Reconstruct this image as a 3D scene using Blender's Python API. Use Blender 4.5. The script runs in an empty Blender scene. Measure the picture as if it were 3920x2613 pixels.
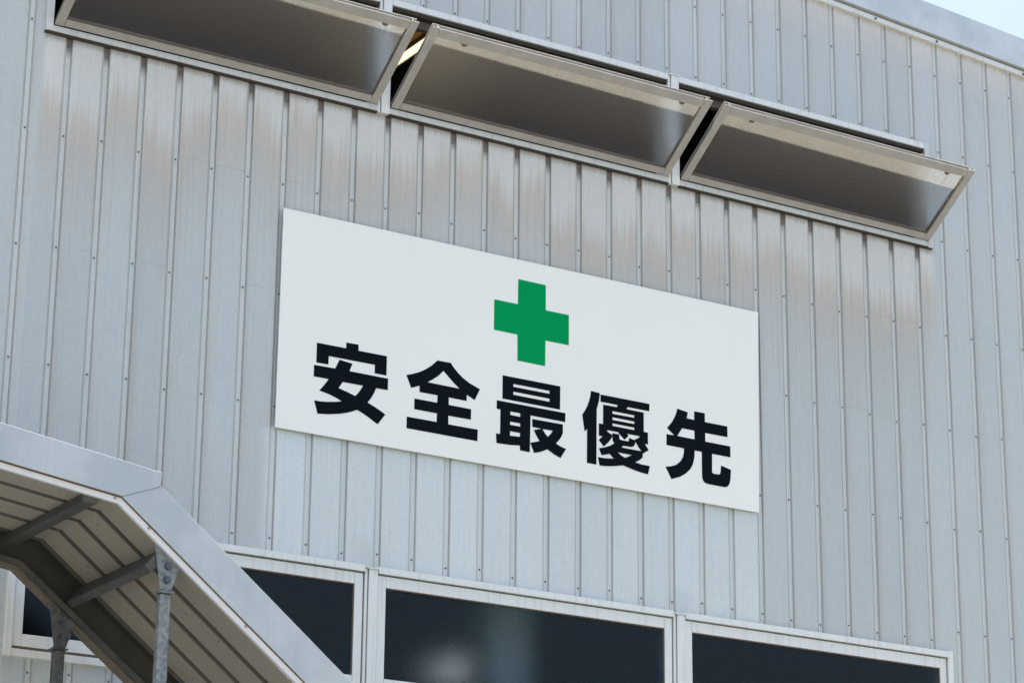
import bpy, bmesh, math, random
from mathutils import Vector, Matrix
from mathutils.geometry import tessellate_polygon

random.seed(7)
scene = bpy.context.scene
COL = scene.collection
PI = math.pi

# ------------------------------------------------------------------ camera
cam_data = bpy.data.cameras.new("camera")
cam = bpy.data.objects.new("camera", cam_data)
COL.objects.link(cam)
YAW, PITCH, ROLL = math.radians(31.80018), math.radians(18.06119), math.radians(0.56741)
fwd = Vector((math.sin(YAW) * math.cos(PITCH), math.cos(YAW) * math.cos(PITCH), math.sin(PITCH)))
rgt = Vector((math.cos(YAW), -math.sin(YAW), 0.0))
upv = rgt.cross(fwd)
r2 = math.cos(ROLL) * rgt + math.sin(ROLL) * upv
u2 = -math.sin(ROLL) * rgt + math.cos(ROLL) * upv
M = Matrix((r2, u2, -fwd)).transposed().to_4x4()
M.translation = Vector((-4.30741, -11.43449, 1.6))
cam.matrix_world = M
cam_data.sensor_fit = 'HORIZONTAL'
cam_data.sensor_width = 36.0
cam_data.lens = 94.194
cam_data.clip_start = 0.1
cam_data.clip_end = 5000.0
scene.camera = cam

# ------------------------------------------------------------------ sky, sun, exposure
SUN = Vector((-1.2, 1.0, 4.95)).normalized()          # towards the sun: high, behind the building
sun_el = math.asin(SUN.z)
sun_az = math.atan2(SUN.x, SUN.y)
world = bpy.data.worlds.new("World")
scene.world = world
world.use_nodes = True
wn = world.node_tree
wn.nodes.clear()
sky = wn.nodes.new('ShaderNodeTexSky')
sky.sky_type = 'NISHITA'
sky.sun_disc = False
sky.sun_elevation = sun_el
sky.sun_rotation = sun_az
sky.altitude = 20.0
sky.air_density = 1.0
sky.dust_density = 8.0
sky.ozone_density = 1.0
bg = wn.nodes.new('ShaderNodeBackground')
bg.inputs['Strength'].default_value = 0.12
wo = wn.nodes.new('ShaderNodeOutputWorld')
wn.links.new(sky.outputs[0], bg.inputs[0])
wn.links.new(bg.outputs[0], wo.inputs[0])

sun_data = bpy.data.lights.new("sun", 'SUN')
sun_data.energy = 5.0
sun_data.angle = math.radians(0.53)
sun_data.color = (1.0, 0.94, 0.86)
sun = bpy.data.objects.new("sun", sun_data)
COL.objects.link(sun)
sun.rotation_euler = (-SUN).to_track_quat('-Z', 'Y').to_euler()
sun.location = SUN * 60

scene.view_settings.view_transform = 'Standard'
scene.view_settings.look = 'None'
scene.view_settings.gamma = 1.0
scene.view_settings.use_curve_mapping = False
scene.view_settings.exposure = 1.66
scene.cycles.max_bounces = 10
scene.cycles.transmission_bounces = 8
scene.cycles.diffuse_bounces = 5
scene.cycles.caustics_reflective = False
scene.cycles.caustics_refractive = True
scene.cycles.sample_clamp_indirect = 6.0

# ------------------------------------------------------------------ node helpers
class NT:
    def __init__(s, name):
        s.m = bpy.data.materials.new(name)
        s.m.use_nodes = True
        s.t = s.m.node_tree
        s.t.nodes.clear()
        s.out = s.t.nodes.new('ShaderNodeOutputMaterial')
    def n(s, typ, **kw):
        nd = s.t.nodes.new(typ)
        for k, v in kw.items():
            setattr(nd, k, v)
        return nd
    def link(s, a, b):
        s.t.links.new(a, b)
    def put(s, sock, v):
        if hasattr(v, 'is_output'):
            s.link(v, sock)
        else:
            sock.default_value = v
    def math(s, op, a, b=0.0, c=None, clamp=False):
        nd = s.n('ShaderNodeMath', operation=op, use_clamp=clamp)
        s.put(nd.inputs[0], a)
        s.put(nd.inputs[1], b)
        if c is not None:
            s.put(nd.inputs[2], c)
        return nd.outputs[0]
    def step(s, x, a, b):                      # smooth 0..1 from a to b
        nd = s.n('ShaderNodeMapRange', interpolation_type='SMOOTHSTEP')
        s.put(nd.inputs['Value'], x)
        nd.inputs['From Min'].default_value = a
        nd.inputs['From Max'].default_value = b
        return nd.outputs[0]
    def pos(s):
        g = s.n('ShaderNodeNewGeometry')
        return g.outputs['Position']
    def sep(s, v):
        nd = s.n('ShaderNodeSeparateXYZ')
        s.link(v, nd.inputs[0])
        return nd.outputs
    def scaled(s, v, sc):
        nd = s.n('ShaderNodeVectorMath', operation='MULTIPLY')
        s.link(v, nd.inputs[0])
        nd.inputs[1].default_value = sc
        return nd.outputs[0]
    def noise(s, v, scale=1.0, detail=4.0, rough=0.55):
        nd = s.n('ShaderNodeTexNoise')
        s.link(v, nd.inputs['Vector'])
        nd.inputs['Scale'].default_value = scale
        nd.inputs['Detail'].default_value = detail
        nd.inputs['Roughness'].default_value = rough
        return nd.outputs['Fac']
    def ramp(s, f, stops):
        nd = s.n('ShaderNodeValToRGB')
        s.link(f, nd.inputs[0])
        e = nd.color_ramp.elements
        while len(e) > 1:
            e.remove(e[-1])
        e[0].position = stops[0][0]
        e[0].color = tuple(stops[0][1]) + ((1.0,) if len(stops[0][1]) == 3 else ())
        for p, c in stops[1:]:
            q = e.new(p)
            q.color = tuple(c) + ((1.0,) if len(c) == 3 else ())
        return nd.outputs[0]
    def mix(s, f, a, b, mode='MIX'):
        nd = s.n('ShaderNodeMix', data_type='RGBA', blend_type=mode)
        s.put(nd.inputs[0], f)
        for sock, v in ((nd.inputs[6], a), (nd.inputs[7], b)):
            if isinstance(v, tuple) and len(v) == 3:
                v = v + (1.0,)
            s.put(sock, v)
        return nd.outputs[2]
    def val(s, col, f):                        # colour times a scalar
        nd = s.n('ShaderNodeVectorMath', operation='SCALE')
        s.put(nd.inputs[0], col)
        s.put(nd.inputs['Scale'], f)
        return nd.outputs[0]
    def principled(s, col, rough=0.5, metal=0.0, spec=0.5, bump=None, bump_str=0.1, bump_dist=0.002):
        p = s.n('ShaderNodeBsdfPrincipled')
        if isinstance(col, tuple) and len(col) == 3:
            col = col + (1.0,)
        s.put(p.inputs['Base Color'], col)
        s.put(p.inputs['Roughness'], rough)
        s.put(p.inputs['Metallic'], metal)
        s.put(p.inputs['Specular IOR Level'], spec)
        if bump is not None:
            b = s.n('ShaderNodeBump')
            b.inputs['Strength'].default_value = bump_str
            b.inputs['Distance'].default_value = bump_dist
            s.link(bump, b.inputs['Height'])
            s.link(b.outputs[0], p.inputs['Normal'])
        s.link(p.outputs[0], s.out.inputs[0])
        return p


STRIP_L, STRIP_R = 0.065, 5.70          # window strips, left and right ends
UP_B, UP_T = 7.095, 7.755               # upper strip
LO_B, LO_T = 3.998, 4.660               # lower strip
SG_L, SG_R, SG_B, SG_T = 1.394, 4.383, 5.283, 6.442
def rake(x):                            # underside of the rake trim
    return 8.503 - 0.0671 * (x - 4.86) if x > -2 else 8.503 + 0.0671 * 6.86 + 0.0671 * (x + 2)

# ------------------------------------------------------------------ materials
def mat_wall():
    t = NT("galvanised_siding")
    P = t.pos()
    X, Y, Z = t.sep(P)
    grain = t.noise(P, 115.0, 3.0, 0.7)
    mottle = t.noise(P, 26.0, 4.0, 0.6)
    streak = t.noise(t.scaled(P, (55.0, 1.0, 0.9)), 1.0, 4.0, 0.6)
    fine_streak = t.noise(t.scaled(P, (210.0, 1.0, 2.2)), 1.0, 3.0, 0.6)
    blotch = t.noise(P, 1.3, 3.0, 0.5)
    oi = t.n('ShaderNodeObjectInfo')
    base = t.mix(blotch, (0.438, 0.503, 0.512), (0.485, 0.545, 0.550))
    # pinkish grime film beside the grooves and in broad patches
    fr = t.math('FRACT', t.math('DIVIDE', t.math('ADD', X, 20.0), 0.2))
    beside = t.math('MULTIPLY', t.step(fr, 0.07, 0.09), t.step(fr, 0.34, 0.10))
    grime = t.math('MULTIPLY', beside, t.step(t.noise(t.scaled(P, (4.0, 1.0, 0.5)), 1.0, 3.0), 0.35, 0.75))
    base = t.mix(t.math('MULTIPLY', grime, 0.85), base, (0.415, 0.425, 0.408))
    film = t.step(t.noise(t.scaled(P, (1.6, 1.0, 0.55)), 1.0, 3.0), 0.42, 0.78)
    base = t.mix(t.math('MULTIPLY', film, 0.35), base, (0.432, 0.466, 0.466))
    # rain washed band and grime below the upper windows
    inx = t.math('MULTIPLY', t.step(X, STRIP_L - 0.01, STRIP_L + 0.02), t.step(X, STRIP_R + 0.06, STRIP_R - 0.02))
    d = t.math('SUBTRACT', UP_B, Z)
    dd = t.math('ADD', d, t.math('MULTIPLY', t.math('SUBTRACT', streak, 0.5), 0.38))
    dd = t.math('ADD', dd, t.math('MULTIPLY', t.math('SUBTRACT', t.noise(t.scaled(P, (7.0, 1.0, 0.2)), 1.0, 2.0), 0.5), 0.40))
    dd = t.math('ADD', dd, t.math('MULTIPLY', t.math('SUBTRACT', oi.outputs['Random'], 0.5), 0.30))
    dn = t.math('DIVIDE', dd, 1.6, clamp=True)
    band = t.ramp(dn, [(0.0, (0.630, 0.655, 0.630)), (0.12, (0.615, 0.645, 0.625)), (0.22, (0.512, 0.496, 0.432)),
                       (0.32, (0.460, 0.458, 0.418)), (0.50, (0.460, 0.492, 0.480))])
    bf = t.ramp(dn, [(0.0, (0.9,) * 3), (0.25, (0.85,) * 3), (0.5, (0.45,) * 3), (0.75, (0.0,) * 3)])
    below = t.step(d, -0.02, 0.0)
    near = t.math('MULTIPLY', t.math('MULTIPLY', bf, inx), below)
    base = t.mix(near, base, band)
    # brown runs in thin vertical lines
    dr = t.step(t.noise(t.scaled(P, (95.0, 1.0, 0.7)), 1.0, 3.0, 0.7), 0.53, 0.72)
    dr = t.math('MULTIPLY', dr, t.step(t.noise(t.scaled(P, (3.2, 1.0, 0.6)), 1.0, 2.0), 0.36, 0.56))
    fall = t.math('MULTIPLY', t.step(d, 0.12, 0.34), t.step(d, 1.70, 0.55))
    base = t.mix(t.math('MULTIPLY', t.math('MULTIPLY', dr, fall), t.math('MULTIPLY', inx, 0.62)), base, (0.372, 0.336, 0.276))
    # dirt that has run out of the joint right below the sill, strongest in the grooves
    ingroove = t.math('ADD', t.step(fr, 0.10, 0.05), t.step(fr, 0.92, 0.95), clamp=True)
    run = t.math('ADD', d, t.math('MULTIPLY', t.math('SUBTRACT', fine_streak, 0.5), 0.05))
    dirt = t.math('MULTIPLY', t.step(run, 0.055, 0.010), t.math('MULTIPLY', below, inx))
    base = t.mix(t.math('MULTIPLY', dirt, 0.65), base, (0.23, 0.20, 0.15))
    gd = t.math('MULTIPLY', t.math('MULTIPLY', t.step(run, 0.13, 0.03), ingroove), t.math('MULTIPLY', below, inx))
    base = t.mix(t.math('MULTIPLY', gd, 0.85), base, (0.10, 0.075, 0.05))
    # rake: the same washed band in small
    rk = t.math('SUBTRACT', t.math('ADD', t.math('MULTIPLY', X, -0.0671), 8.503 + 0.0671 * 4.86), Z)
    rk = t.math('ADD', rk, t.math('MULTIPLY', t.math('SUBTRACT', streak, 0.5), 0.10))
    rb = t.ramp(t.math('DIVIDE', rk, 0.6, clamp=True), [(0.0, (0.50, 0.48, 0.42)), (0.06, (0.58, 0.59, 0.56)), (0.25, (0.52, 0.54, 0.53)), (0.5, (0.47, 0.50, 0.52))])
    base = t.mix(t.step(rk, 0.42, 0.05), base, rb)
    # the sheets below the sign stayed clean
    sg = t.math('MULTIPLY', t.math('MULTIPLY', t.step(X, SG_L - 0.09, SG_L + 0.01), t.step(X, SG_R + 0.02, SG_R - 0.03)),
                t.math('MULTIPLY', t.step(Z, SG_B + 0.02, SG_B - 0.02), t.step(Z, LO_T - 0.3, LO_T + 0.1)))
    clean = t.mix(streak, (0.555, 0.645, 0.655), (0.605, 0.690, 0.695))
    base = t.mix(t.math('MULTIPLY', sg, 0.85), base, clean)
    # faint setting out lines across the sheets at the screw rows
    for zl in (6.600, 6.004):
        ln = t.math('MULTIPLY', t.step(t.math('ABSOLUTE', t.math('SUBTRACT', Z, zl)), 0.0035, 0.0010),
                    t.step(t.noise(t.scaled(P, (2.2, 1.0, 1.0)), 1.0, 2.0), 0.45, 0.6))
        base = t.mix(t.math('MULTIPLY', ln, 0.30), base, (0.25, 0.26, 0.27))
    # hand and leak marks above the lower mullions
    for mx in (1.95, 3.85):
        sp = t.math('MULTIPLY', t.step(t.math('ABSOLUTE', t.math('SUBTRACT', X, mx)), 0.13, 0.02),
                    t.step(t.math('ABSOLUTE', t.math('SUBTRACT', Z, LO_T + 0.07)), 0.10, 0.01))
        base = t.mix(t.math('MULTIPLY', sp, t.math('MULTIPLY', mottle, 0.6)), base, (0.40, 0.45, 0.46))
    # per sheet tone, grain, streaks
    # groove bottoms washed and lightened, folds darkened: the ribs' light and shade painted in
    gb = t.math('ADD', t.step(fr, 0.056, 0.050), t.step(fr, 0.944, 0.950), clamp=True)
    base = t.mix(t.math('MULTIPLY', gb, 0.70), base, (0.590, 0.655, 0.655), 'MIX')
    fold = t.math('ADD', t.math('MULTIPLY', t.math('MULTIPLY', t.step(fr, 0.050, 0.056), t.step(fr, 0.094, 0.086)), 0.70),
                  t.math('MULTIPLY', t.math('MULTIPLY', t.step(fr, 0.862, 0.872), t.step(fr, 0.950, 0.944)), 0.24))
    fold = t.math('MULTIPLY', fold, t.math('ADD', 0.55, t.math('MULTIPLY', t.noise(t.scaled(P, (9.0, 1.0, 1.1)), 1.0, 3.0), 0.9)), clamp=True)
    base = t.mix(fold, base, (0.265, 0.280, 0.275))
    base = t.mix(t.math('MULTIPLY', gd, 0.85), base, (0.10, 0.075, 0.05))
    f = t.math('ADD', 0.955, t.math('MULTIPLY', oi.outputs['Random'], 0.09))
    f = t.math('MULTIPLY', f, t.math('ADD', 0.76, t.math('MULTIPLY', grain, 0.48)))
    f = t.math('MULTIPLY', f, t.math('ADD', 0.93, t.math('MULTIPLY', mottle, 0.14)))
    f = t.math('MULTIPLY', f, t.math('ADD', 0.90, t.math('MULTIPLY', fine_streak, 0.20)))
    speck = t.step(t.noise(P, 95.0, 1.0, 0.5), 0.735, 0.77)
    f = t.math('MULTIPLY', f, t.math('SUBTRACT', 1.0, t.math('MULTIPLY', speck, 0.30)))
    col = t.val(base, f)
    warp = t.noise(t.scaled(P, (5.0, 5.0, 0.8)), 1.0, 2.0)
    p = t.principled(col, t.math('ADD', 0.42, t.math('MULTIPLY', mottle, 0.18)), 0.25, 0.4, bump=warp, bump_str=0.35, bump_dist=0.02)
    return t.m

def mat_metal(name, c1, c2, rough=0.42, metal=0.3, scale=14.0, streak=True, grain=0.12, spec=0.5):
    t = NT(name)
    P = t.pos()
    a = t.noise(P, scale, 5.0, 0.6)
    base = t.mix(t.step(a, 0.3, 0.7), c1, c2)
    f = t.math('ADD', 1.0 - grain * 0.5, t.math('MULTIPLY', t.noise(P, 170.0, 2.0, 0.6), grain))
    if streak:
        f = t.math('MULTIPLY', f, t.math('ADD', 0.93, t.math('MULTIPLY', t.noise(t.scaled(P, (60.0, 60.0, 2.0)), 1.0, 3.0), 0.14)))
    t.principled(t.val(base, f), t.math('ADD', rough - 0.06, t.math('MULTIPLY', a, 0.14)), metal, spec)
    return t.m

def mat_frame(name, k, dk):
    """anodised aluminium sashes with rain streaks running down them"""
    t = NT(name)
    P = t.pos()
    a = t.noise(P, 9.0, 4.0)
    drip = t.noise(t.scaled(P, (48.0, 48.0, 2.5)), 1.0, 2.0, 0.4)
    base = t.mix(a, tuple(k * c for c in (0.69, 0.745, 0.725)), tuple(k * c for c in (0.74, 0.79, 0.765)))
    base = t.mix(t.math('MULTIPLY', t.step(drip, 0.52, 0.72), 0.45), base, tuple(dk * c for c in (0.60, 0.60, 0.56)))
    t.principled(base, 0.40, 0.25, 0.5)
    return t.m

def mat_fascia(name, tone):
    t = NT(name)
    P = t.pos()
    a = t.noise(P, 3.5, 5.0, 0.62)
    b = t.noise(P, 160.0, 2.0, 0.6)
    st = t.noise(t.scaled(P, (40.0, 40.0, 3.0)), 1.0, 3.0)
    base = t.mix(t.step(a, 0.32, 0.68), tuple(tone * c for c in (0.40, 0.468, 0.495)), tuple(tone * c for c in (0.50, 0.558, 0.572)))
    f = t.math('MULTIPLY', t.math('ADD', 0.93, t.math('MULTIPLY', b, 0.14)), t.math('ADD', 0.93, t.math('MULTIPLY', st, 0.14)))
    t.principled(t.val(base, f), 0.40, 0.3, 0.5)
    return t.m

def mat_lip(name, slope_up, slope_dn, corner, top_z):
    """drip edge: pale metal with a rust coloured run along its upper edge"""
    t = NT(name)
    P = t.pos()
    X, Y, Z = t.sep(P)
    e1 = t.math('MULTIPLY', t.math('SUBTRACT', corner, X), slope_up)
    e2 = t.math('MULTIPLY', t.math('SUBTRACT', corner, X), slope_dn)
    isdn = t.math('GREATER_THAN', X, corner)
    e = t.math('ADD', t.math('MULTIPLY', e1, t.math('SUBTRACT', 1.0, isdn)), t.math('MULTIPLY', e2, isdn))
    d = t.math('SUBTRACT', t.math('ADD', e, top_z), Z)
    n = t.noise(t.scaled(P, (28.0, 28.0, 6.0)), 1.0, 4.0)
    r = t.math('ADD', d, t.math('MULTIPLY', t.math('SUBTRACT', n, 0.5), 0.018))
    m = t.step(r, 0.017, 0.0)
    base = t.mix(m, (0.60, 0.635, 0.645), (0.56, 0.52, 0.43))
    t.principled(base, 0.5, 0.1, 0.4)
    return t.m

def mat_deck():
    t = NT("beige_roof_sheet")
    P = t.pos()
    sp = t.step(t.noise(P, 52.0, 2.0, 0.6), 0.62, 0.70)
    patch = t.step(t.noise(P, 5.0, 3.0), 0.42, 0.62)
    sp = t.math('MULTIPLY', sp, t.math('ADD', 0.25, t.math('MULTIPLY', patch, 0.75)))
    gr = t.noise(P, 140.0, 2.0, 0.7)
    base = t.mix(t.noise(P, 2.5, 3.0), (0.240, 0.232, 0.198), (0.285, 0.274, 0.233))
    base = t.mix(t.math('MULTIPLY', sp, 0.85), base, (0.07, 0.058, 0.045))
    t.principled(t.val(base, t.math('ADD', 0.86, t.math('MULTIPLY', gr, 0.28))), 0.6, 0.0, 0.3)
    return t.m

def mat_galv(name, tone):
    t = NT(name)
    P = t.pos()
    v = t.n('ShaderNodeTexVoronoi')
    t.link(P, v.inputs['Vector'])
    v.inputs['Scale'].default_value = 62.0
    hs = t.sep(v.outputs['Color'])[0]
    n = t.noise(P, 24.0, 4.0)
    k = t.step(t.math('ADD', t.math('MULTIPLY', hs, 0.5), t.math('MULTIPLY', n, 0.6)), 0.30, 0.85)
    base = t.mix(k, tuple(tone * c for c in (0.15, 0.18, 0.195)), tuple(tone * c for c in (0.27, 0.305, 0.31)))
    t.principled(base, t.math('ADD', 0.38, t.math('MULTIPLY', hs, 0.2)), 0.35, 0.5)
    return t.m

def mat_rust():
    t = NT("rust_spotted_flashing")
    P = t.pos()
    a = t.step(t.noise(P, 48.0, 4.0, 0.7), 0.54, 0.68)
    base = t.mix(t.noise(P, 7.0, 3.0), (0.120, 0.104, 0.080), (0.155, 0.135, 0.105))
    base = t.mix(a, base, (0.085, 0.05, 0.032))
    t.principled(base, 0.65, 0.0, 0.3)
    return t.m

def mat_plain(name, col, rough=0.5, metal=0.0, spec=0.5, var=0.12, scale=20.0):
    t = NT(name)
    P = t.pos()
    f = t.math('ADD', 1.0 - var * 0.5, t.math('MULTIPLY', t.noise(P, scale, 4.0), var))
    t.principled(t.val(col + (1.0,) if False else t.mix(0.0, col, col), f), rough, metal, spec)
    return t.m

def mat_frosted(name, rough, tint, refl=(1.0, 1.0, 1.0), figured=False):
    """outer, figured face of frosted glass: a blurred view through it and a soft reflection off it"""
    t = NT(name)
    P = t.pos()
    fine = t.noise(P, 230.0, 2.0, 0.7)
    bmp = t.n('ShaderNodeBump')
    bmp.inputs['Strength'].default_value = 0.7
    bmp.inputs['Distance'].default_value = 0.0012
    t.link(fine, bmp.inputs['Height'])
    refr = t.n('ShaderNodeBsdfRefraction')
    refr.inputs['IOR'].default_value = 1.45
    refr.inputs['Roughness'].default_value = rough
    t.put(refr.inputs['Color'], t.val(t.mix(0.0, tint, tint), t.math('ADD', 0.62, t.math('MULTIPLY', t.noise(P, 105.0, 3.0, 0.75), 0.76))))
    if figured:
        b2 = t.n('ShaderNodeBump')
        b2.inputs['Strength'].default_value = 0.5
        b2.inputs['Distance'].default_value = 0.004
        t.link(t.noise(t.scaled(P, (1.0, 1.0, 0.75)), 190.0, 2.0, 0.6), b2.inputs['Height'])
        t.link(b2.outputs[0], refr.inputs['Normal'])
    gl = t.n('ShaderNodeBsdfGlossy')
    gl.inputs['Roughness'].default_value = 0.22
    gl.inputs['Color'].default_value = refl + (1.0,)
    t.link(bmp.outputs[0], gl.inputs['Normal'])
    fr = t.n('ShaderNodeFresnel')
    fr.inputs['IOR'].default_value = 1.45 if figured else 1.24
    mx2 = t.n('ShaderNodeMixShader')
    t.link(fr.outputs[0], mx2.inputs[0])
    t.link(refr.outputs[0], mx2.inputs[1])
    t.link(gl.outputs[0], mx2.inputs[2])
    t.link(mx2.outputs[0], t.out.inputs[0])
    return t.m

def mat_glass_back(name, scatter, col):
    """inner face of the pane: mostly clear, with a dusty film that scatters light through"""
    t = NT(name)
    P = t.pos()
    refr = t.n('ShaderNodeBsdfRefraction')
    refr.inputs['IOR'].default_value = 1.45
    refr.inputs['Roughness'].default_value = 0.02
    tr = t.n('ShaderNodeBsdfTranslucent')
    n = t.step(t.noise(P, 52.0, 6.0, 0.8), 0.30, 0.70)
    t.put(tr.inputs['Color'], t.mix(n, col, tuple(c * 0.62 for c in col)))
    mx = t.n('ShaderNodeMixShader')
    mx.inputs[0].default_value = scatter
    t.link(refr.outputs[0], mx.inputs[1])
    t.link(tr.outputs[0], mx.inputs[2])
    t.link(mx.outputs[0], t.out.inputs[0])
    return t.m

def mat_translucent(name, col):
    t = NT(name)
    tb = t.n('ShaderNodeBsdfTranslucent')
    tb.inputs['Color'].default_value = col + (1.0,)
    t.link(tb.outputs[0], t.out.inputs[0])
    return t.m

def mat_lamp(col, s):
    t = NT("lit_lamp")
    e = t.n('ShaderNodeEmission')
    e.inputs[0].default_value = col + (1.0,)
    e.inputs[1].default_value = s
    t.link(e.outputs[0], t.out.inputs[0])
    return t.m

def mat_ground():
    t = NT("concrete_yard")
    P = t.pos()
    a = t.noise(P, 0.35, 6.0, 0.6)
    b = t.noise(P, 60.0, 3.0, 0.7)
    base = t.mix(a, (0.137, 0.133, 0.122), (0.178, 0.173, 0.160))
    t.principled(t.val(base, t.math('ADD', 0.85, t.math('MULTIPLY', b, 0.3))), 0.85, 0.0, 0.3)
    return t.m

WALL = mat_wall()
FRAME = mat_frame("anodised_aluminium", 0.98, 0.95)
SILL = mat_frame("weathered_aluminium_sill", 0.80, 0.72)
FASCIA = mat_fascia("aluminium_flashing", 1.0)
ROOF_TRIM = mat_fascia("painted_roof_flashing", 1.16)
SASH = mat_metal("sash_aluminium", (0.305, 0.308, 0.292), (0.355, 0.358, 0.342), 0.42, 0.2, 12.0, True, 0.08)
DARK_GAP_SHADE = mat_plain("dark_joint_and_shade", (0.028, 0.024, 0.020), 0.7)  # for dark joints and for the painted shade strips at sill and head
GASKET = mat_plain("brown_glazing_bead", (0.10, 0.082, 0.062), 0.6)
TAUPE = mat_plain('taupe_shade_and_rivet', (0.24, 0.225, 0.185), 0.7)
SCREW = mat_plain("zinc_screw_head", (0.13, 0.13, 0.135), 0.45, 0.3)
def mat_sign():
    t = NT("white_sign_board")
    P = t.pos()
    X, Y, Z = t.sep(P)
    st = t.noise(t.scaled(P, (38.0, 1.0, 0.6)), 1.0, 4.0, 0.6)
    top = t.step(Z, SG_T - 0.42, SG_T)
    f = t.math('SUBTRACT', 1.015, t.math('MULTIPLY', t.math('MULTIPLY', t.step(st, 0.46, 0.75), t.math('ADD', 0.25, top)), 0.018))
    f = t.math('MULTIPLY', f, t.math('ADD', 0.975, t.math('MULTIPLY', t.noise(P, 1.6, 3.0), 0.05)))
    wav = t.noise(t.scaled(P, (2.2, 1.0, 1.6)), 1.0, 2.0)
    t.principled(t.val(t.mix(0.0, (0.755, 0.808, 0.780), (0.755, 0.808, 0.780)), f), 0.34, 0.0, 0.5, bump=wav, bump_str=0.4, bump_dist=0.02)
    return t.m
SIGNW = mat_sign()
GREEN = mat_plain("green_vinyl", (0.0, 0.285, 0.085), 0.6, 0.0, 0.03, 0.03, 6.0)
BLACK = mat_plain("black_vinyl", (0.0030, 0.0058, 0.0098), 0.6, 0.0, 0.05, 0.1, 6.0)
DECK = mat_deck()
GALV = mat_galv("hot_dip_galvanised_steel", 0.88)
GALV_DARK = mat_galv("dark_galvanised_steel", 0.40)  # darker copy of the galvanised steel, for the inner post
RIB = mat_plain('grey_rib_faces', (0.075, 0.074, 0.070), 0.6, 0.0, 0.3, 0.2, 30.0)  # darker grey for the rib faces of the canopy sheets
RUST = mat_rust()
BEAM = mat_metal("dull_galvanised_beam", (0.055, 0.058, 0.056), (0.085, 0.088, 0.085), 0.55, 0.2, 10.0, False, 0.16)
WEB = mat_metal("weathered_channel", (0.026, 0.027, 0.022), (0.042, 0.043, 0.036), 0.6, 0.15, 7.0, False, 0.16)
GLASS_UP = mat_frosted("frosted_glass_upper", 0.44, (0.53, 0.58, 0.61))
GLASS_UP_BACK = mat_glass_back("dusty_glass_back", 0.145, (1.0, 0.89, 0.74))
GLASS_LO = mat_frosted("frosted_glass_lower", 0.34, (0.62, 0.76, 0.84), (0.72, 0.92, 1.0), True)
GLASS_LO_BACK = mat_glass_back("clear_glass_back", 0.02, (0.7, 0.7, 0.7))
SKYLIGHT = mat_translucent("translucent_skylight", (0.52, 0.47, 0.37))
LIT_BOARD = mat_translucent("translucent_roof_board", (0.120, 0.088, 0.042))  # roof boards given translucency so that they look lit
INNER = mat_plain("dark_interior_lining", (0.10, 0.095, 0.085), 0.8)
TIMBER = mat_plain("brown_roof_joist", (0.36, 0.25, 0.12), 0.7, 0.0, 0.3, 0.3, 9.0)
PILLAR = mat_plain("painted_column", (0.36, 0.37, 0.355), 0.5)
CONC = mat_ground()

# ------------------------------------------------------------------ geometry helpers
def origin_of(par):
    v = Vector((0, 0, 0))
    while par is not None:
        v += par.location
        par = par.parent
    return v

def link(name, mesh, parent=None):
    o = bpy.data.objects.new(name, mesh)
    COL.objects.link(o)
    o.parent = parent
    return o

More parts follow.
